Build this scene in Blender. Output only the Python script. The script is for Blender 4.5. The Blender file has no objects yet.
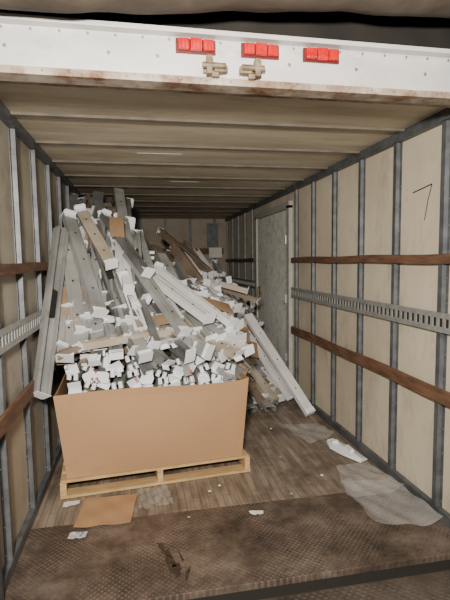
import bpy, math, random
from mathutils import Vector, Matrix
R = random.Random(31)
scene = bpy.context.scene

# ------------------------------------------------------------ materials
def mat(name, c1, c2=None, scale=6.0, rough=0.6, metal=0.0, bump=0.0, bscale=40.0,
        stain=None, stain_scale=2.0, stain_lo=0.55, stain_hi=0.75, stretch=(1,1,1), detail=6, alpha=1.0, spec=0.5):
    m = bpy.data.materials.new(name); m.use_nodes = True
    nt = m.node_tree; n = nt.nodes; l = nt.links
    b = n['Principled BSDF']
    b.inputs['Roughness'].default_value = rough
    b.inputs['Metallic'].default_value = metal
    b.inputs['Specular IOR Level'].default_value = spec
    b.inputs['Alpha'].default_value = alpha
    tc = n.new('ShaderNodeTexCoord'); mp = n.new('ShaderNodeMapping')
    mp.inputs['Scale'].default_value = stretch
    l.new(tc.outputs['Object'], mp.inputs['Vector'])
    col = None
    if c2 is not None:
        t = n.new('ShaderNodeTexNoise'); t.inputs['Scale'].default_value = scale; t.inputs['Detail'].default_value = detail
        l.new(mp.outputs[0], t.inputs['Vector'])
        r = n.new('ShaderNodeValToRGB')
        r.color_ramp.elements[0].position = 0.35; r.color_ramp.elements[1].position = 0.65
        r.color_ramp.elements[0].color = (*c1, 1); r.color_ramp.elements[1].color = (*c2, 1)
        l.new(t.outputs['Fac'], r.inputs[0]); col = r.outputs[0]
    else:
        rgb = n.new('ShaderNodeRGB'); rgb.outputs[0].default_value = (*c1, 1); col = rgb.outputs[0]
    if stain is not None:
        t = n.new('ShaderNodeTexNoise'); t.inputs['Scale'].default_value = stain_scale; t.inputs['Detail'].default_value = 8
        t.inputs['Roughness'].default_value = 0.7
        l.new(mp.outputs[0], t.inputs['Vector'])
        r = n.new('ShaderNodeValToRGB')
        r.color_ramp.elements[0].position = stain_lo; r.color_ramp.elements[1].position = stain_hi
        l.new(t.outputs['Fac'], r.inputs[0])
        mx = n.new('ShaderNodeMixRGB'); mx.inputs[2].default_value = (*stain, 1)
        l.new(r.outputs[0], mx.inputs[0]); l.new(col, mx.inputs[1]); col = mx.outputs[0]
    l.new(col, b.inputs['Base Color'])
    if bump > 0:
        t = n.new('ShaderNodeTexNoise'); t.inputs['Scale'].default_value = bscale; t.inputs['Detail'].default_value = 4
        l.new(mp.outputs[0], t.inputs['Vector'])
        bp = n.new('ShaderNodeBump'); bp.inputs['Strength'].default_value = bump; bp.inputs['Distance'].default_value = 0.01
        l.new(t.outputs['Fac'], bp.inputs['Height']); l.new(bp.outputs[0], b.inputs['Normal'])
    return m

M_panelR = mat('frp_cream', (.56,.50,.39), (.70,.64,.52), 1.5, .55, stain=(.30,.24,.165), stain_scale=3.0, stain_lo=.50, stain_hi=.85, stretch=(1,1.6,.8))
M_panelL = mat('frp_shaded', (.36,.33,.27), (.46,.425,.36), 2, .6, stain=(.18,.15,.11), stain_scale=3.0, stain_lo=.48, stain_hi=.8)  # grey-beige panels, with the left wall's shade put into the colour
M_ceil = mat('roof_skin', (.58,.515,.40), (.72,.66,.53), 2.2, .6, stain=(.34,.265,.165), stain_scale=1.6, stain_lo=.48, stain_hi=.78, stretch=(.6,3,1))
M_post = mat('galvanised_post', (.075,.085,.10), (.135,.147,.16), 12, .5, .3, stain=(.06,.05,.04), stain_scale=5)
M_bow = mat('roof_bow', (.20,.18,.155), (.28,.25,.21), 8, .5, .2)
M_track = mat('galvanised_track', (.30,.31,.31), (.42,.43,.42), 20, .4, .4)
M_dframe = mat('door_frame_alu', (.42,.43,.42), (.52,.53,.51), 20, .5, .2)
M_dark = mat('dark_void', (.015,.014,.012), rough=.9)
M_slat = mat('old_slat_wood', (.10,.05,.028), (.19,.10,.06), 6, .75, bump=.3, stretch=(6,1,6), stain=(.04,.025,.015), stain_scale=4)
M_back = mat('front_wall_wood', (.30,.265,.215), (.42,.37,.31), 3, .7, stain=(.13,.105,.08), stain_scale=3)
M_header = mat('white_paint_header', (.57,.58,.59), (.70,.70,.71), 3, .4, stain=(.32,.21,.13), stain_scale=3.5, stain_lo=.56, stain_hi=.82, stretch=(1,1,1.8))
M_rust = mat('rusty_lip', (.36,.28,.21), (.58,.53,.46), 9, .6, stain=(.16,.07,.03), stain_scale=5, stain_lo=.42, stain_hi=.62)
M_rivet = mat('rivet', (.30,.29,.28), rough=.4, metal=.6)
M_red = mat('red_lens', (.46,.006,.008), (.62,.014,.012), 40, .25)
M_redd = mat('marker_base', (.12,.01,.01), rough=.5)
M_latch = mat('latch_metal', (.13,.10,.065), (.30,.24,.16), 20, .5, .3, stain=(.10,.045,.02), stain_scale=12)
M_card = mat('cardboard', (.40,.245,.135), (.43,.265,.148), 1.2, .85, bump=.10, bscale=9, stain=(.35,.21,.115), stain_scale=1.2, spec=.2)
M_cardold = mat('cardboard_worn', (.25,.165,.10), (.34,.23,.14), 5, .85, bump=.2, bscale=12, spec=.2)
M_cardin = mat('cardboard_inner', (.34,.2,.1), rough=.9)
M_pallet = mat('pallet_pine', (.46,.30,.14), (.62,.44,.23), 8, .75, bump=.2, stretch=(1,6,6), stain=(.25,.16,.08), stain_scale=4)
M_white = mat('white_enamel', (.64,.65,.66), (.76,.77,.78), 5, .30)
M_end = mat('white_socket', (.88,.93,1.0), rough=.35)
M_grey = mat('grey_enamel', (.29,.30,.305), (.42,.43,.43), 4, .34, .25, stain=(.23,.21,.18), stain_scale=6)
M_grey2 = mat('dull_steel', (.14,.145,.15), (.24,.245,.24), 5, .38, .35)
M_beige = mat('dusty_beige', (.34,.295,.235), (.46,.41,.34), 5, .5)
M_brown = mat('dusty_brown', (.16,.12,.088), (.24,.185,.14), 5, .6)
M_orange = mat('wire_nut', (.8,.12,.04), rough=.5)
M_paper = mat('paper', (.75,.74,.70), (.82,.82,.80), 8, .7)
M_patch = mat('roof_pale_patch', (.66,.63,.55), (.76,.72,.62), 30, .6)  # pale tone for the thin strips on the ceiling
M_ink = mat('marker_ink', (.02,.02,.02), rough=.8)
M_doorp = mat('side_door_panel', (.74,.76,.74), (.90,.91,.88), 14, .6, stain=(.55,.56,.53), stain_scale=9, stain_lo=.5, stain_hi=.65)
M_dock = mat('dock_seal_fabric', (.06,.047,.036), (.11,.088,.07), 5, .9, bump=.5, bscale=14)
M_dockd = mat('dock_dark', (.012,.011,.010), (.022,.019,.017), 5, .9)
M_blot = mat('torn_label', (.75,.75,.78), (.22,.2,.3), 45, .6)
M_oil = mat('oily_stain', (.018,.014,.011), (.05,.036,.028), 30, .35)

def film(name, col, a):
    return mat(name, col, tuple(min(1,c*1.12) for c in col), 5, .12, alpha=a, bump=.5, bscale=22)
M_film = film('milky_diffuser', (.70,.71,.72), .27)
M_film2 = film('clear_film', (.6,.58,.55), .20)

def floor_wood():
    m = bpy.data.materials.new('trailer_floor_wood'); m.use_nodes = True
    nt = m.node_tree; n = nt.nodes; l = nt.links; b = n['Principled BSDF']
    tc = n.new('ShaderNodeTexCoord')
    mp = n.new('ShaderNodeMapping'); mp.inputs['Rotation'].default_value = (0,0,math.pi/2)
    l.new(tc.outputs['Object'], mp.inputs[0])
    br = n.new('ShaderNodeTexBrick'); br.inputs['Scale'].default_value = 1
    br.inputs['Brick Width'].default_value = 1.9; br.inputs['Row Height'].default_value = .05
    br.inputs['Mortar Size'].default_value = .0025; br.inputs['Mortar Smooth'].default_value = .3
    br.inputs['Color1'].default_value = (.24,.20,.165,1); br.inputs['Color2'].default_value = (.29,.243,.20,1)
    br.inputs['Mortar'].default_value = (.13,.105,.08,1)
    l.new(mp.outputs[0], br.inputs['Vector'])
    mp2 = n.new('ShaderNodeMapping'); mp2.inputs['Scale'].default_value = (4,.6,1); l.new(tc.outputs['Object'], mp2.inputs[0])
    t = n.new('ShaderNodeTexNoise'); t.inputs['Scale'].default_value = 5; t.inputs['Detail'].default_value = 8; l.new(mp2.outputs[0], t.inputs[0])
    r = n.new('ShaderNodeValToRGB'); r.color_ramp.elements[0].position=.3; r.color_ramp.elements[1].position=.75
    r.color_ramp.elements[0].color=(.5,.48,.46,1); r.color_ramp.elements[1].color=(1.4,1.37,1.33,1)
    l.new(t.outputs['Fac'], r.inputs[0])
    mx = n.new('ShaderNodeMixRGB'); mx.blend_type='MULTIPLY'; mx.inputs[0].default_value=1
    l.new(br.outputs['Color'], mx.inputs[1]); l.new(r.outputs[0], mx.inputs[2])
    t2 = n.new('ShaderNodeTexNoise'); t2.inputs['Scale'].default_value = 2.4; t2.inputs['Detail'].default_value = 10; t2.inputs['Roughness'].default_value=.7
    l.new(tc.outputs['Object'], t2.inputs[0])
    r2 = n.new('ShaderNodeValToRGB'); r2.color_ramp.elements[0].position=.48; r2.color_ramp.elements[1].position=.66
    l.new(t2.outputs['Fac'], r2.inputs[0])
    mx2 = n.new('ShaderNodeMixRGB'); mx2.inputs[2].default_value=(.10,.074,.055,1)
    l.new(r2.outputs[0], mx2.inputs[0]); l.new(mx.outputs[0], mx2.inputs[1]); l.new(mx2.outputs[0], b.inputs['Base Color'])
    b.inputs['Roughness'].default_value=.42
    bp = n.new('ShaderNodeBump'); bp.inputs['Strength'].default_value=.2; bp.inputs['Distance'].default_value=.003; bp.invert=True
    l.new(br.outputs['Fac'], bp.inputs['Height']); l.new(bp.outputs[0], b.inputs['Normal'])
    return m
M_floor = floor_wood()

def tread(name, c1, c2, rust, cell=.032):
    m = bpy.data.materials.new(name); m.use_nodes = True
    nt = m.node_tree; n = nt.nodes; l = nt.links; b = n['Principled BSDF']
    tc = n.new('ShaderNodeTexCoord')
    t = n.new('ShaderNodeTexNoise'); t.inputs['Scale'].default_value = 2.6; t.inputs['Detail'].default_value = 10; t.inputs['Roughness'].default_value=.75
    l.new(tc.outputs['Object'], t.inputs[0])
    r = n.new('ShaderNodeValToRGB'); cr = r.color_ramp
    cr.elements[0].position=.36; cr.elements[0].color=(*c1,1); cr.elements[1].position=.64; cr.elements[1].color=(*c2,1)
    e = cr.elements.new(.5); e.color=(*rust,1)
    l.new(t.outputs['Fac'], r.inputs[0])
    sx = n.new('ShaderNodeSeparateXYZ'); l.new(tc.outputs['Object'], sx.inputs[0])
    def M(op,a,bb):
        k = n.new('ShaderNodeMath'); k.operation=op
        for i,v in enumerate((a,bb)):
            if v is None: continue
            if isinstance(v,(int,float)): k.inputs[i].default_value=v
            else: l.new(v,k.inputs[i])
        return k.outputs[0]
    kx = math.pi/cell
    u = M('MULTIPLY', sx.outputs[0], kx); v = M('MULTIPLY', sx.outputs[1], kx)
    s1 = M('SINE', M('ADD',u,v), None); s2 = M('SINE', M('SUBTRACT',u,v), None)
    p = M('POWER', M('ABSOLUTE', M('MULTIPLY', s1, s2), None), 2.0)
    tw = n.new('ShaderNodeTexNoise'); tw.inputs['Scale'].default_value=3.3; tw.inputs['Detail'].default_value=6
    l.new(tc.outputs['Object'], tw.inputs[0])
    rw = n.new('ShaderNodeValToRGB'); rw.color_ramp.elements[0].position=.40; rw.color_ramp.elements[1].position=.60
    l.new(tw.outputs['Fac'], rw.inputs[0])
    pw = M('MULTIPLY', p, rw.outputs[0])
    mx = n.new('ShaderNodeMixRGB'); mx.inputs[2].default_value=(c2[0]*1.5,c2[1]*1.5,c2[2]*1.5,1)
    l.new(M('MULTIPLY',pw,.45), mx.inputs[0]); l.new(r.outputs[0], mx.inputs[1]); l.new(mx.outputs[0], b.inputs['Base Color'])
    b.inputs['Roughness'].default_value=.42; b.inputs['Metallic'].default_value=.25
    bp = n.new('ShaderNodeBump'); bp.inputs['Strength'].default_value=.8; bp.inputs['Distance'].default_value=.004
    l.new(M('MULTIPLY',p,M('ADD',M('MULTIPLY',rw.outputs[0],.75),.25)), bp.inputs['Height']); l.new(bp.outputs[0], b.inputs['Normal'])
    return m
M_tread = tread('rusty_tread_plate', (.04,.032,.028), (.21,.17,.14), (.11,.083,.067))
M_tread2 = tread('dock_tread_plate', (.04,.032,.028), (.13,.11,.095), (.08,.064,.052), .04)

# ------------------------------------------------------------ mesh builder
class B:
    def __init__(s): s.v=[]; s.f=[]; s.m=[]; s.mats=[]
    def mi(s, m):
        if m not in s.mats: s.mats.append(m)
        return s.mats.index(m)
    def box(s, c, size, m, M=None):
        i=len(s.v); k=s.mi(m); hx,hy,hz=[q/2 for q in size]
        for dx,dy,dz in ((-1,-1,-1),(1,-1,-1),(1,1,-1),(-1,1,-1),(-1,-1,1),(1,-1,1),(1,1,1),(-1,1,1)):
            p=Vector((c[0]+dx*hx,c[1]+dy*hy,c[2]+dz*hz))
            s.v.append(M@p if M else p)
        for f in ((0,3,2,1),(4,5,6,7),(0,1,5,4),(1,2,6,5),(2,3,7,6),(3,0,4,7)):
            s.f.append([i+q for q in f]); s.m.append(k)
    def poly(s, pts, m, M=None):
        i=len(s.v); s.v += [ (M@Vector(p) if M else Vector(p)) for p in pts]
        s.f.append(list(range(i,i+len(pts)))); s.m.append(s.mi(m))
    def prism(s, prof, axis_pts, m, M=None):
        i=len(s.v); n=len(prof); k=s.mi(m)
        for y in axis_pts:
            for (x,z) in prof:
                p=Vector((x,y,z)); s.v.append(M@p if M else p)
        for a in range(n):
            b=(a+1)%n; s.f.append([i+a,i+b,i+n+b,i+n+a]); s.m.append(k)
        s.f.append([i+q for q in range(n)][::-1]); s.m.append(k)
        s.f.append([i+n+q for q in range(n)]); s.m.append(k)
    def cyl(s, c, r, h, axis, m, seg=10, r2=None):
        i=len(s.v); k=s.mi(m); a=Vector(axis).normalized(); q=a.to_track_quat('Z','Y').to_matrix()
        r2 = r if r2 is None else r2
        for e,rr in ((0,r),(1,r2)):
            for j in range(seg):
                t=2*math.pi*j/seg
                s.v.append(Vector(c)+q@Vector((rr*math.cos(t),rr*math.sin(t),h*e)))
        for j in range(seg):
            b=(j+1)%seg; s.f.append([i+j,i+b,i+seg+b,i+seg+j]); s.m.append(k)
        s.f.append([i+j for j in range(seg)][::-1]); s.m.append(k)
        s.f.append([i+seg+j for j in range(seg)]); s.m.append(k)
    def obj(s, name, parent=None, bevel=0, smooth=False):
        me=bpy.data.meshes.new(name); me.from_pydata([tuple(v) for v in s.v],[],s.f)
        for m in s.mats: me.materials.append(m)
        me.polygons.foreach_set('material_index', s.m)
        if smooth: me.polygons.foreach_set('use_smooth',[True]*len(me.polygons))
        me.update()
        o=bpy.data.objects.new(name, me); scene.collection.objects.link(o)
        if parent: o.parent=parent
        if bevel:
            md=o.modifiers.new('bevel','BEVEL'); md.width=bevel; md.segments=2; md.limit_method='ANGLE'
        return o

XL,XR,H,Y0,Y1 = -0.71,1.75,2.40,2.0,9.0

# ------------------------------------------------------------ shell
b=B(); b.box(((XL+XR)/2,(2.70+Y1)/2,-.03),(XR-XL+.12,Y1-2.70+.1,.06),M_floor); floor=b.obj('floor')
b=B(); b.box(((XL+XR)/2,(Y0+2.70)/2,-.028),(XR-XL,.70,.064),M_tread)
b.obj('rear_threshold_plate', bevel=.003)
b=B()
b.box(((XL+XR)/2,.75,-.06),(4.6,2.36,.06),M_tread2)
b.box(((XL+XR)/2,1.965,-.05),(4.6,.07,.04),M_dark)
b.obj('dock_plate')

def wall(name, x, sgn, pm):
    b=B()
    b.box((x-sgn*.02,(Y0+Y1)/2,H/2),(.04,Y1-Y0,H),pm)
    w=b.obj(name)
    y=2.35
    pb=B()
    while y<Y1-.1:
        if not (sgn<0 and 4.95<y<6.5):
            prof=[(-.042,0),(-.042,.004),(-.024,.006),(-.018,.030),(.018,.030),(.024,.006),(.042,.004),(.042,0)]
            Mx=Matrix.Translation((x,y,0)) @ Matrix(((0,0,sgn,0),(1,0,0,0),(0,1,0,0),(0,0,0,1)))
            pb.prism(prof,(0.0,H-.001),M_post,Mx)
            for zz in [.1+.15*i for i in range(16)]:
                for dy in (-.034,.034):
                    pb.cyl((x+sgn*.003,y+dy,zz),.005,.004,(sgn,0,0),M_rivet,6)
        y+=.5
    pb.box((x+sgn*.025,Y0+.05,H/2),(.05,.10,H),M_post)
    pb.obj('wall_posts',parent=w)
    return w
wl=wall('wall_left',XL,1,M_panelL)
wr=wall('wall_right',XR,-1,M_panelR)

b=B()
b.box(((XL+XR)/2,Y1+.02,H/2),(XR-XL,.04,H),M_back)
wb=b.obj('wall_back')
b=B()
for i in range(5): b.box((XL+.25+i*.49,Y1-.015,H/2),(.05,.03,H),M_post)
b.box(((XL+XR)/2,Y1-.03,1.75),(2.3,.02,.12),M_slat)
b.box((1.45,Y1-.04,2.05),(.22,.03,.5),M_post)
b.box((1.50,Y1-.05,1.72),(.26,.03,.20),M_paper)
b.obj('wall_back_posts',parent=wb)

b=B(); b.box(((XL+XR)/2,(2.18+Y1)/2,H+.02),(XR-XL+.08,Y1-2.18,.04),M_ceil); ceil=b.obj('ceiling')
b=B()
y=2.76
while y<Y1:
    prof=[(-.034,0),(-.022,-.012),(.022,-.012),(.034,0)]
    Mx=Matrix.Translation((0,y,H))@Matrix(((0,1,0,0),(1,0,0,0),(0,0,1,0),(0,0,0,1)))
    b.prism(prof,(XL,XR),M_bow,Mx)
    y+=.61
b.box((.18,3.62,H-.001),(.34,.03,.002),M_patch)
b.box((.5,4.85,H-.001),(.3,.03,.002),M_patch)
b.obj('roof_bows',parent=ceil)

for nm,x,s in (('trim_1',XL,1),('trim_2',XR,-1)):
    b=B()
    b.box((x+s*.018,(Y0+Y1)/2+.09,H-.030),(.036,Y1-Y0-.18,.06),M_post)
    b.box((x+s*.026,(Y0+Y1)/2+.09,H-.062),(.052,Y1-Y0-.18,.006),M_post)
    b.obj(nm)
for nm,x,s in (('baseboard_left',XL,1),('baseboard_right',XR,-1)):
    b=B(); b.box((x+s*.017,(Y0+Y1)/2,.035),(.034,Y1-Y0,.06),M_post); b.obj(nm)

def slat(x,s,ya,yb,z,h,tilt=0):
    b=B(); n=14; L=yb-ya
    for i in range(n):
        y0=ya+L*i/n; y1=ya+L*(i+1)/n
        j=lambda yy: .004*math.sin(yy*5+z*7)
        k=b.mi(M_slat); q=len(b.v)
        for yy in (y0,y1):
            zc=z+j(yy)+tilt*(yy-ya)
            for (dx,dz) in ((0,-h/2),(.022,-h/2+.003),(.022,h/2-.003),(0,h/2)):
                b.v.append(Vector((x+s*(.030+dx),yy,zc+dz)))
        for a in range(4):
            c=(a+1)%4; b.f.append([q+a,q+c,q+4+c,q+4+a]); b.m.append(k)
        if i==0: b.f.append([q,q+1,q+2,q+3]); b.m.append(k)
        if i==n-1: b.f.append([q+4,q+5,q+6,q+7]); b.m.append(k)
    return b.obj('wooden_slat')
slat(XR,-1,2.05,4.93,1.56,.060)
slat(XR,-1,2.05,4.93,.76,.085)
slat(XR,-1,6.65,8.9,1.56,.060)
slat(XL,1,2.05,5.5,1.54,.060)
slat(XL,1,2.05,5.0,.80,.085)

def track(x,s,ya,yb,z):
    b=B(); xx=x+s*.036
    b.box((x+s*.032,(ya+yb)/2,z),(.004,yb-ya,.10),M_dark)
    b.box((xx+s*.002,(ya+yb)/2,z+.042),(.010,yb-ya,.032),M_track)
    b.box((xx+s*.002,(ya+yb)/2,z-.042),(.010,yb-ya,.032),M_track)
    y=ya+.02
    while y<yb:
        b.box((xx+s*.002,y,z),(.009,.020,.06),M_track); y+=.055
    return b.obj('cargo_track_rail')
track(XR,-1,2.05,4.95,1.19)
track(XR,-1,6.6,8.9,1.19)
track(XL,1,2.05,8.9,1.19)

b=B()
def stroke(bb,p,q,w=.008):
    p=Vector(p);q=Vector(q);d=(q-p).normalized();n=Vector((0,-d.z,d.y))*w/2
    X=Vector((-.0015,0,0))
    bb.poly([p-n+X,q-n+X,q+n+X,p+n+X],m=M_ink)
P=[(2.68,1.985),(2.60,1.995),(2.485,2.01),(2.52,1.92),(2.55,1.80)]
for a,c in zip(P[:-1],P[1:]): stroke(b,(XR,a[0],a[1]),(XR,c[0],c[1]),.008)
b.obj('wall_marking_7',parent=wr)

b=B()
ya,yb,zt=5.12,6.5,2.15
b.box((XR-.012,(ya+yb)/2,zt/2+.03),(.024,yb-ya,zt-.06),M_doorp)
d=b.obj('door_1')
b=B()
for y in (ya-.05,yb+.05): b.box((XR-.022,y,zt/2+.02),(.044,.09,zt+.04),M_dframe)
b.box((XR-.022,(ya+yb)/2,zt+.05),(.044,yb-ya+.19,.08),M_dframe)
for z in (.4,1.1,1.8): b.cyl((XR-.05,ya-.005,z-.05),.014,.10,(0,0,1),M_track,8)
b.box((XR-.04,yb-.18,1.1),(.03,.10,.16),M_latch)
b.box((XR-.07,yb-.18,1.1),(.02,.03,.14),M_latch)
for y in (ya+.06,yb-.06):
    for z in [.15+.14*i for i in range(14)]: b.cyl((XR-.024,y,z),.006,.005,(-1,0,0),M_rivet,6)
b.obj('door_frame',parent=d)

# ------------------------------------------------------------ header
b=B()
xa,xb=-1.0,2.05; xc=(xa+xb)/2; xw=xb-xa
b.box((xc,2.03,2.43),(xw,.07,.17),M_header)
b.box((xc,2.022,2.335),(xw,.09,.030),M_rust)
b.box((xc,2.01,2.522),(xw,.12,.020),M_header)
b.box((xc,2.10,2.352),(xw,.14,.012),M_rust)
x=xa+.05
while x<xb:
    b.cyl((x,1.995,2.500),.006,.006,(0,-1,0),M_rivet,8)
    b.cyl((x+.04,1.977,2.336),.005,.005,(0,-1,0),M_rivet,8)
    x+=.11
for x in (-.5,-.1,.1,.68,1.0,1.35,1.6):
    b.cyl((x,1.996,2.43),.008,.006,(0,-1,0),M_rivet,8)
b.obj('rear_header',bevel=.004)

for x in (.262,.545,.827):
    b=B()
    b.box((x,1.988,2.475),(.170,.013,.058),M_redd)
    b.box((x-.052,1.972,2.475),(.045,.022,.044),M_red)
    b.box((x+.052,1.972,2.475),(.045,.022,.044),M_red)
    b.box((x,1.970,2.475),(.050,.022,.048),M_red)
    for i in range(9): b.box((x-.064+i*.016,1.959,2.475),(.006,.004,.040),M_red)
    b.obj('marker_light',bevel=.003)

for x,s in ((.335,1),(.505,-1)):
    b=B()
    b.box((x,1.985,2.39),(.085,.02,.045),M_latch)
    b.box((x-.02*s,1.962,2.392),(.024,.035,.075),M_latch)
    b.box((x+.03*s,1.968,2.382),(.055,.024,.028),M_latch)
    b.cyl((x-.05,1.955,2.39),.013,.10,(1,0,0),M_latch,10)
    b.box((x+.005*s,1.962,2.355),(.03,.02,.02),M_latch)
    b.obj('door_latch',bevel=.002)

for x in (XL-.10,XR+.10):
    b=B(); b.box((x,2.03,1.15),(.16,.08,2.3),M_header)
    for z in [.2*i+.2 for i in range(10)]: b.cyl((x,1.99,z),.007,.005,(0,-1,0),M_rivet,8)
    b.obj('trailer_corner_post',bevel=.006)

b=B(); k=b.mi(M_dock); nx,nt_=90,24
for i in range(nx+1):
    u=i/nx; x=-1.6+4.4*u
    zc=2.640+.28*u+.006*math.sin(u*14)
    for j in range(nt_):
        t=2*math.pi*j/nt_
        rr_=.17*(1+.02*math.sin(u*60+3*t)+.03*math.sin(u*17-2*t)+.01*math.sin(u*110+t))
        b.v.append(Vector((x,1.80+rr_*math.cos(t),zc-.035+rr_*1.1*math.sin(t))))
for i in range(nx):
    for j in range(nt_):
        q=(j+1)%nt_; b.f.append([i*nt_+j,i*nt_+q,(i+1)*nt_+q,(i+1)*nt_+j]); b.m.append(k)
b.obj('dock_seal_pad',smooth=True)
b=B(); b.box((.5,2.28,2.98),(5.0,.5,.84),M_dockd)
b.obj('dock_wall_lintel')

# ------------------------------------------------------------ pallet + box
ang=math.atan2(.115,1.29)
PM=Matrix.Translation((-.562,3.010,0))@Matrix.Rotation(ang,4,'Z')
b=B(); W,D=1.33,.96
for x in (.02,W/2,W-.02): b.box((x,D/2,.066),(.04,D-.02,.088),M_pallet,PM)
for i in range(7): b.box((W/2,.045+i*(D-.09)/6,.120),(W+R.uniform(-.02,.0),.09,.018),M_pallet,PM)
for i in range(3): b.box((W/2,.05+i*(D-.1)/2,.013),(W,.10,.018),M_pallet,PM)
b.obj('wooden_pallet')

b=B(); zb,zt=.131,.705
def boxpt(u,side,v,inset):
    if side==3: w0=.045-.060*v*u
    elif side==2: w0=.045
    else: w0=.045-.060*v
    w1=W-.06+.055*v; d0=.015-.01*v; d1=D-.02
    bul=math.sin(math.pi*u)*(.045*math.sin(math.pi*min(1,v*1.1))+.01)
    wob=.005*math.sin(u*9+v*4)
    if side==0: p=(w0+(w1-w0)*u, d0-bul*.8+wob+inset)
    elif side==1: p=(w1+bul*.3-inset, d0+(d1-d0)*u)
    elif side==2: p=(w1-(w1-w0)*u, d1+bul*.3-inset)
    else: p=(w0+inset, d1-(d1-d0)*u)
    top=zt+.01*math.sin(u*6+side*2)
    return Vector((p[0],p[1],zb+(top-zb)*v))
nu,nv=20,12
for inset,mm in ((0,M_card),(.008,M_cardin)):
    k=b.mi(mm); base=len(b.v); cnt=4*nu
    for v in range(nv+1):
        for s in range(4):
            for u in range(nu):
                b.v.append(PM@boxpt(u/nu,s,v/nv,inset))
    for v in range(nv):
        for c in range(cnt):
            d2=(c+1)%cnt
            b.f.append([base+v*cnt+c,base+v*cnt+d2,base+(v+1)*cnt+d2,base+(v+1)*cnt+c]); b.m.append(k)
k=b.mi(M_card); cnt=4*nu; o1=nv*cnt; o2=(nv+1)*cnt+nv*cnt
for c in range(cnt):
    d2=(c+1)%cnt; b.f.append([o1+c,o1+d2,o2+d2,o2+c]); b.m.append(k)
b.box((W/2,D/2,zb+.004),(W-.12,D-.08,.006),M_cardin,PM)
b.obj('cardboard_bulk_box',smooth=False)

# ------------------------------------------------------------ light-fixture pile
def frame(p, d, roll=0.0, h=.045):
    d=Vector(d).normalized(); up=Vector((0,0,1))
    if abs(d.z)>.97: up=Vector((0,-1,0))
    x=d.cross(up).normalized(); z=x.cross(d).normalized()
    M=Matrix(((x.x,d.x,z.x,p[0]),(x.y,d.y,z.y,p[1]),(x.z,d.z,z.z,p[2]),(0,0,0,1)))
    return M@Matrix.Translation((0,0,h/2))@Matrix.Rotation(roll,4,'Y')@Matrix.Translation((0,0,-h/2))
def inside(v): return XL+.045<v.x<XR-.045 and v.z<H-.05 and v.z>.004 and v.y<Y1-.1
def fixture(bb,p,d,L=1.2,w=.105,h=.045,body=M_grey,end=M_end,roll=0.0,kind=0,force=False):
    """p: near end ; d: direction the body runs away from the near end"""
    M=frame(p,d,roll,h)
    pad=w/2+.01
    if not force:
        for yy in (0,L):
            for xx in (-pad,pad):
                for zz in (-.015,h+.03):
                    if not inside(M@Vector((xx,yy,zz))): return False
    t=.003
    bb.box((0,L/2,h),(w,L,t),body,M)
    bb.box((-w/2,L/2,h/2),(t,L,h),body,M)
    bb.box((w/2,L/2,h/2),(t,L,h),body,M)
    bb.box((-w/2+.010,L/2,0),(.022,L,t),body,M)
    bb.box((w/2-.010,L/2,0),(.022,L,t),body,M)
    for q in (-1,1): bb.box((q*w*.28,L/2,h+.003),(.006,L-.02,.005),body,M)
    for yy in (L*.22,L*.5,L*.78):
        bb.cyl(M@Vector((0,yy,h+.001)),.008,.0035,M.to_3x3()@Vector((0,0,1)),M_dark,8)
    bb.box((0,L*.5,h*.55),(w*.5,.22,h*.5),M_dark,M)
    def endcap(yy,s,ew,eh):
        c=.012
        pr=[(-ew/2,-.008),(ew/2,-.008),(ew/2,eh-c),(ew/2-c,eh),(-ew/2+c,eh),(-ew/2,eh-c)]
        bb.prism(pr,(yy+s*.001,yy+s*.004),end,M)
        bb.box((0,yy-s*.024,h+.005),(w+.004,.048,.003),end,M)
    if kind==0:
        endcap(0,-1,w+.010,h+.040); endcap(L,1,w+.010,h+.040)
    elif kind==1:
        endcap(0,-1,w+.004,h+.016)
        bb.box((0,.022,h+.016),(w*.65,.036,.028),end,M)
    elif kind==2:
        for q in (-1,1):
            bb.box((q*w*.28,.006,h*.7),(.026,.020,.046),end,M)
        endcap(L,1,w+.004,h+.02)
    elif kind==3:
        T=M@Matrix.Translation((0,-.004,h*.4))@Matrix.Rotation(.5,4,'X')
        bb.box((0,0,.024),(w+.006,.003,.076),end,T)
        bb.box((0,-.018,-.014),(w*.85,.036,.003),end,T)
    return True

def interp(t,x):
    if x<=t[0][0]: return t[0][1]
    for (a,va),(c,vc) in zip(t[:-1],t[1:]):
        if x<=c: return va+(vc-va)*(x-a)/(c-a)
    return t[-1][1]
ZM=[(-.7,1.93),(-.1,1.88),(.05,1.72),(.25,1.47),(.8,1.40),(1.2,1.28),(1.7,1.0)]
YT=[(-.7,4.25),(0,4.3),(.5,4.7),(1.0,5.6),(1.7,6.4)]
def surf(x,y):
    inb = x<.80
    yf = 3.10 if inb else 4.55
    zf = .84 if inb else .08
    yt=interp(YT,x); zm=interp(ZM,x)
    s=max(0,min(1,(y-yf)/(yt-yf)))
    return zf+(zm-zf)*s**.9
pile=B()
greys=[M_grey]*7+[M_grey2]*4+[M_white]*3+[M_beige]*2
PI=math.pi
def rr(a=.35):
    return R.choice([0,0,0,PI,PI/2,-PI/2])+R.uniform(-a,a)
for i in range(170):
    x=R.uniform(-.58,1.35); y=R.uniform(4.15,5.6); z=R.uniform(.02,max(.1,surf(x,y)-.30))
    fixture(pile,(x,y,z),(R.uniform(-.1,.1),1,R.uniform(-.02,.05)),R.uniform(1.1,1.4),body=R.choice([M_grey2,M_brown,M_grey]),kind=4,roll=R.uniform(-.3,.3))
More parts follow.
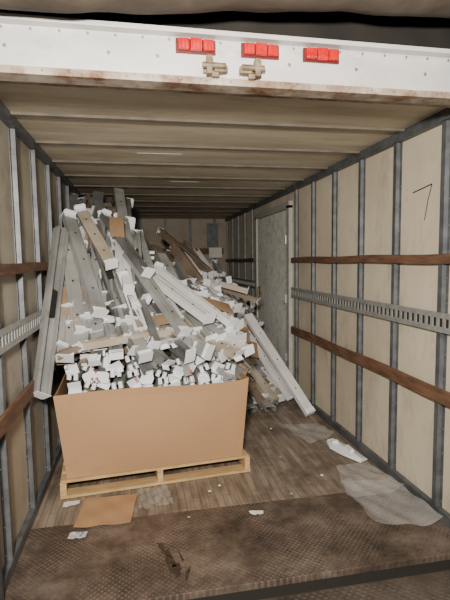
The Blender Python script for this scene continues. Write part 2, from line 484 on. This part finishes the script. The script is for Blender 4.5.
for row in range(6):
    for i in range(12):
        lx=.10+i*(W-.20)/11+R.uniform(-.02,.02)
        z=.57+row*.056+R.uniform(-.010,.010)
        if row==5 and R.random()<.3: continue
        q=PM@Vector((lx,.055+R.uniform(0,.07)+row*.035,0))
        fixture(pile,(q.x,q.y,z),(R.uniform(-.14,.14),1,R.uniform(-.02,.08)),.80,w=.080,h=.032,body=R.choice(greys),kind=R.choice([0,2,2,1,3,2]),roll=R.uniform(-.5,.5))
# under layer
for i in range(170):
    x=R.uniform(-.60,.78); y=R.uniform(3.2,4.5)
    z=surf(x,y)-R.uniform(.10,.32)
    if z<.6: continue
    fan=.15+.5*max(0,min(1,(x+.5)/1.2))+R.uniform(-.25,.25)
    fixture(pile,(x,y,z),(-fan,1,R.uniform(.5,.9)),R.choice([.6,.9,1.15]),body=R.choice([M_grey2,M_grey2,M_grey,M_brown]),kind=4,roll=rr())
# visible shingled layer
pts=[]
tries=0
while len(pts)<170 and tries<12000:
    tries+=1
    x=R.uniform(-.60,.78); y=R.uniform(3.12,4.40)
    z=surf(x,y)
    md=.094 if (z<1.25) else (.125 if z<1.45 else .21)
    if any((x-a)**2+(y-b_)**2+(z-c)**2<md*md for a,b_,c in pts): continue
    tz=(surf(x,y+.2)-surf(x,y))/.2
    fan=.05+.65*max(0,min(1,(x+.45)/1.1))+R.uniform(-.28,.28)
    sl=max(.28,tz*R.uniform(.80,1.05))
    L=R.choice([.75,.9,1.2,1.2])*R.uniform(.92,1.05)
    lift=R.uniform(-.03,.05)
    ok=False
    for tr in range(6):
        if fixture(pile,(x,y,z+lift),(-fan,1,sl),L,w=R.choice([.075,.09,.105]),h=R.choice([.035,.045,.055]),body=R.choice(greys),kind=R.choice([0,0,0,0,3,3,1,2]) if z<1.5 else R.choice([0,4,4,3,2]),roll=rr()):
            ok=True; break
        L=max(.45,L*.8); fan*=.6
    if ok: pts.append((x,y,z))
# runs lying across behind / right
pts=[]; tries=0
while len(pts)<85 and tries<4000:
    tries+=1
    x=R.uniform(.60,1.5); y=R.uniform(4.6,6.0)
    z=surf(x,y)-R.uniform(-.02,.22)
    if z<.05 or any((x-a)**2+(y-b_)**2+(z-c)**2<.014 for a,b_,c in pts): continue
    sl=R.uniform(-.02,.12)
    if fixture(pile,(x,y,z),(-R.uniform(.5,1.5),1,sl),R.uniform(1.1,1.5),w=.09,body=R.choice([M_beige,M_beige,M_brown,M_grey,M_grey2,M_white]),kind=R.choice([0,0,4,2,3]),roll=rr()): pts.append((x,y,z))
# slope down to the floor right of the box
pts=[]; tries=0
while len(pts)<95 and tries<4000:
    tries+=1
    x=R.uniform(.84,1.50); y=R.uniform(4.5,5.5)
    if y<4.5+(1.5-x)*.1: continue
    z=max(.02,surf(x,y)-R.uniform(-.02,.16))
    if any((x-a)**2+(y-b_)**2+(z-c)**2<.009 for a,b_,c in pts): continue
    if fixture(pile,(x,y,z),(-R.uniform(.30,.75),1,R.uniform(.45,.85)),R.uniform(.9,1.3),w=.085,body=R.choice([M_beige,M_white,M_grey,M_brown,M_brown]),kind=R.choice([0,4,2,0,3]),roll=rr(.3)): pts.append((x,y,z))
def seg(p,q,**k):
    p=Vector(p);q=Vector(q); fixture(pile,p,(q-p),(q-p).length,force=True,**k)
seg((-.625,2.90,.74),(-.60,3.78,1.80),w=.105,h=.055,body=M_grey,kind=1,roll=PI+.9)
seg((1.61,4.12,.03),(1.19,5.0,.92),w=.10,body=M_white,kind=1,roll=-.2)
seg((1.52,4.46,.08),(1.10,5.1,.86),w=.07,body=M_white,kind=2)
seg((1.36,4.50,.06),(.92,5.0,.72),w=.08,body=M_beige,kind=4)
seg((1.22,4.40,.04),(.80,4.9,.74),w=.08,body=M_brown,kind=0)
seg((-.30,3.30,1.18),(-.58,4.0,1.94),w=.10,body=M_grey,kind=0,roll=.3)
seg((-.12,3.36,1.10),(-.40,4.1,1.90),w=.11,body=M_grey2,kind=0,roll=PI)
seg((-.42,3.22,.98),(-.59,3.9,1.82),w=.10,body=M_grey,kind=3)
seg((.05,3.60,1.45),(-.30,4.2,1.96),w=.09,body=M_grey2,kind=0,roll=.3)
seg((-.22,3.62,1.52),(-.50,4.15,2.00),w=.09,body=M_beige,kind=0,roll=-.3)
seg((.50,3.35,1.10),(-.02,3.95,1.50),w=.11,body=M_white,kind=0)
seg((.68,3.40,1.05),(.15,4.1,1.48),w=.10,body=M_white,kind=0,roll=.3)
seg((.30,3.28,1.02),(-.10,3.9,1.62),w=.10,body=M_grey,kind=0,roll=.2)
seg((.86,4.0,1.10),(.30,4.6,1.46),w=.09,body=M_grey,kind=0)
seg((1.15,4.8,1.20),(.30,5.1,1.45),w=.09,body=M_beige,kind=0)
seg((1.30,5.0,1.08),(.40,5.2,1.40),w=.09,body=M_brown,kind=3)
seg((-.57,3.12,.93),(-.15,3.35,1.04),w=.11,body=M_brown,kind=4)
seg((-.40,3.14,.98),(.20,3.35,1.02),w=.09,body=M_beige,kind=3)
def flap(c,sx,sy,rx,ry,rz):
    T=Matrix.Translation(c)@Matrix.Rotation(rz,4,'Z')@Matrix.Rotation(ry,4,'Y')@Matrix.Rotation(rx,4,'X')
    pile.box((0,0,0),(sx,sy,.006),M_cardold,T)
flap((-.42,3.22,1.02),.34,.16,.8,.15,.2)
flap((-.50,3.42,1.28),.16,.26,.9,.1,.1)
flap((.10,3.40,1.12),.26,.12,.6,-.2,-.2)
flap((.62,3.70,1.20),.30,.15,.5,.3,.3)
flap((-.18,3.95,1.86),.12,.22,.9,.1,.2)
flap((1.00,4.62,.80),.28,.22,.8,.3,.2)
flap((1.15,4.75,.60),.22,.22,.7,.3,.1)
for q in ((-.33,3.02,.80),(-.30,3.02,.80),(-.05,3.04,.78),(.33,3.08,.80)):
    pile.cyl(q,.011,.03,(0,-1,.2),M_orange,8,.006)
for v in pile.v:
    v.x=max(-.674,min(1.690,v.x)); v.z=max(.003,v.z)
pile.obj('light_fixture_pile')

# ------------------------------------------------------------ things on the floor
def sheet(name,corners,m,n=22,amp=.006,z0=.008,curl=0.0,freq=1.0):
    c=[Vector((*p,0)) if len(p)==2 else Vector(p) for p in corners]
    b=B(); k=b.mi(m)
    for i in range(n+1):
        for j in range(n+1):
            u,v=i/n,j/n
            p=c[0]*(1-u)*(1-v)+c[1]*u*(1-v)+c[2]*u*v+c[3]*(1-u)*v
            p.z+=z0+amp*(2+math.sin(freq*(u*7+v*3))*math.cos(freq*(v*6-u*2))+.5*math.sin(freq*(u*13-v*11)))+curl*(abs(u-.5)*2)**4*v
            b.v.append(p)
    for i in range(n):
        for j in range(n):
            a=i*(n+1)+j; b.f.append([a,a+n+1,a+n+2,a+1]); b.m.append(k)
    return b.obj(name,smooth=True)
sheet('plastic_diffuser_sheet',[(1.27,3.92),(1.60,3.90),(1.62,3.56),(1.30,3.46)],M_film,curl=.04,amp=.008)
sheet('plastic_diffuser_sheet',[(1.40,3.04),(1.66,3.06),(1.70,2.62),(1.27,2.58)],M_film,curl=.03,amp=.007,freq=1.4)
sheet('plastic_diffuser_sheet',[(1.32,2.80),(1.70,2.74),(1.67,2.19),(1.26,2.28)],M_film,z0=.020,curl=.05,amp=.007,freq=1.3)
sheet('clear_plastic_film',[(-.06,2.98),(.14,3.0),(.17,2.76),(-.05,2.74)],M_film2,amp=.012,freq=1.8)
sheet('flattened_cardboard',[(-.40,2.96),(-.06,2.96),(-.10,2.62),(-.43,2.64)],M_card,amp=.004)
sheet('paper_scrap',[(-.53,2.95),(-.43,2.96),(-.43,2.91),(-.53,2.89)],M_paper,4,.003)
sheet('paper_scrap',[(-.44,2.60),(-.34,2.59),(-.35,2.53),(-.45,2.54)],M_blot,4,.003)
sheet('paper_scrap',[(.62,2.60),(.71,2.59),(.70,2.55),(.63,2.56)],M_paper,4,.003)
b=B()
pts=[(1.53,3.52),(1.59,3.50),(1.67,3.34),(1.70,3.12),(1.62,3.08),(1.54,3.24),(1.50,3.38)]
cx=sum(p[0] for p in pts)/7; cy=sum(p[1] for p in pts)/7
top=[(x+.01*math.cos(i*3),y,.022+.018*math.sin(i*2)) for i,(x,y) in enumerate(pts)]
b.poly([(x,y,.006) for x,y in pts],M_end)
for i in range(7):
    j=(i+1)%7
    b.poly([(*pts[i],.006),(*pts[j],.006),top[j],top[i]],M_end)
    b.poly([top[i],top[j],(cx,cy,.04)],M_end)
b.box((1.61,3.25,.05),(.03,.10,.02),M_end); b.box((1.56,3.42,.045),(.05,.03,.02),M_end)
b.obj('broken_white_lens')
b=B()
spots=[(.50,2.96),(.42,2.90),(1.25,2.95),(1.05,3.3),(.95,2.75),(.25,2.62),(1.15,3.9)]
for (x,y) in spots:
    s=R.uniform(.006,.015)
    Mx=Matrix.Translation((x,y,.008))@Matrix.Rotation(R.uniform(0,3),4,'Z')
    b.poly([(-s,-s*.6,0),(s*.8,-s,0.002),(s,s*.7,.004),(-s*.5,s,.001)],R.choice([M_paper,M_end,M_beige]),Mx)
b.obj('debris_scatter')
b=B()
for (x,y,sx_,sy_,ro_) in ((.075,2.36,.014,.060,.25),(.11,2.26,.022,.075,.15),(.135,2.17,.030,.050,.1),(.19,2.13,.010,.05,-.3),(.17,2.27,.006,.05,.2)):
    pp=[]
    for j in range(22):
        t=2*math.pi*j/22; q=1+.22*math.sin(3*t+x*90)+.15*math.sin(7*t+y*50)
        px,py=sx_*q*math.cos(t),sy_*q*math.sin(t)
        pp.append((x+px*math.cos(ro_)-py*math.sin(ro_),y+px*math.sin(ro_)+py*math.cos(ro_),.0046))
    b.poly(pp,M_oil)
b.obj('oil_stain')

# ------------------------------------------------------------ lights
def area(name,loc,target,size,power,col):
    ld=bpy.data.lights.new(name,'AREA'); ld.shape='DISK'; ld.size=size; ld.energy=power; ld.color=col
    o=bpy.data.objects.new(name,ld); scene.collection.objects.link(o); o.location=loc
    o.rotation_euler=(Vector(target)-Vector(loc)).to_track_quat('-Z','Y').to_euler()
    return o
area('dock_lamp',(-.20,-.3,2.0),(.7,4.6,1.3),.20,195,(1,.91,.78))
area('dock_ceiling_lamp',(.6,-1.8,3.4),(.6,3,1.0),.8,70,(1,.89,.75))
w=bpy.data.worlds.new('World'); scene.world=w; w.use_nodes=True
w.node_tree.nodes['Background'].inputs[0].default_value=(.9,.79,.64,1)
w.node_tree.nodes['Background'].inputs[1].default_value=.045

# ------------------------------------------------------------ camera
th=math.radians(10.65); ph=math.radians(5.08); ro=math.radians(.8)
r=Vector((math.cos(th),-math.sin(th),0)); f=Vector((math.sin(th)*math.cos(ph),math.cos(th)*math.cos(ph),-math.sin(ph)))
u=r.cross(f)
r2=r*math.cos(ro)-u*math.sin(ro); u2=u*math.cos(ro)+r*math.sin(ro)
cd=bpy.data.cameras.new('camera'); cam=bpy.data.objects.new('camera',cd); scene.collection.objects.link(cam)
cd.sensor_fit='VERTICAL'; cd.sensor_height=36; cd.lens=27; cd.clip_start=.05
cam.matrix_world=Matrix(((r2.x,u2.x,-f.x,0),(r2.y,u2.y,-f.y,0),(r2.z,u2.z,-f.z,1.57),(0,0,0,1)))
scene.camera=cam
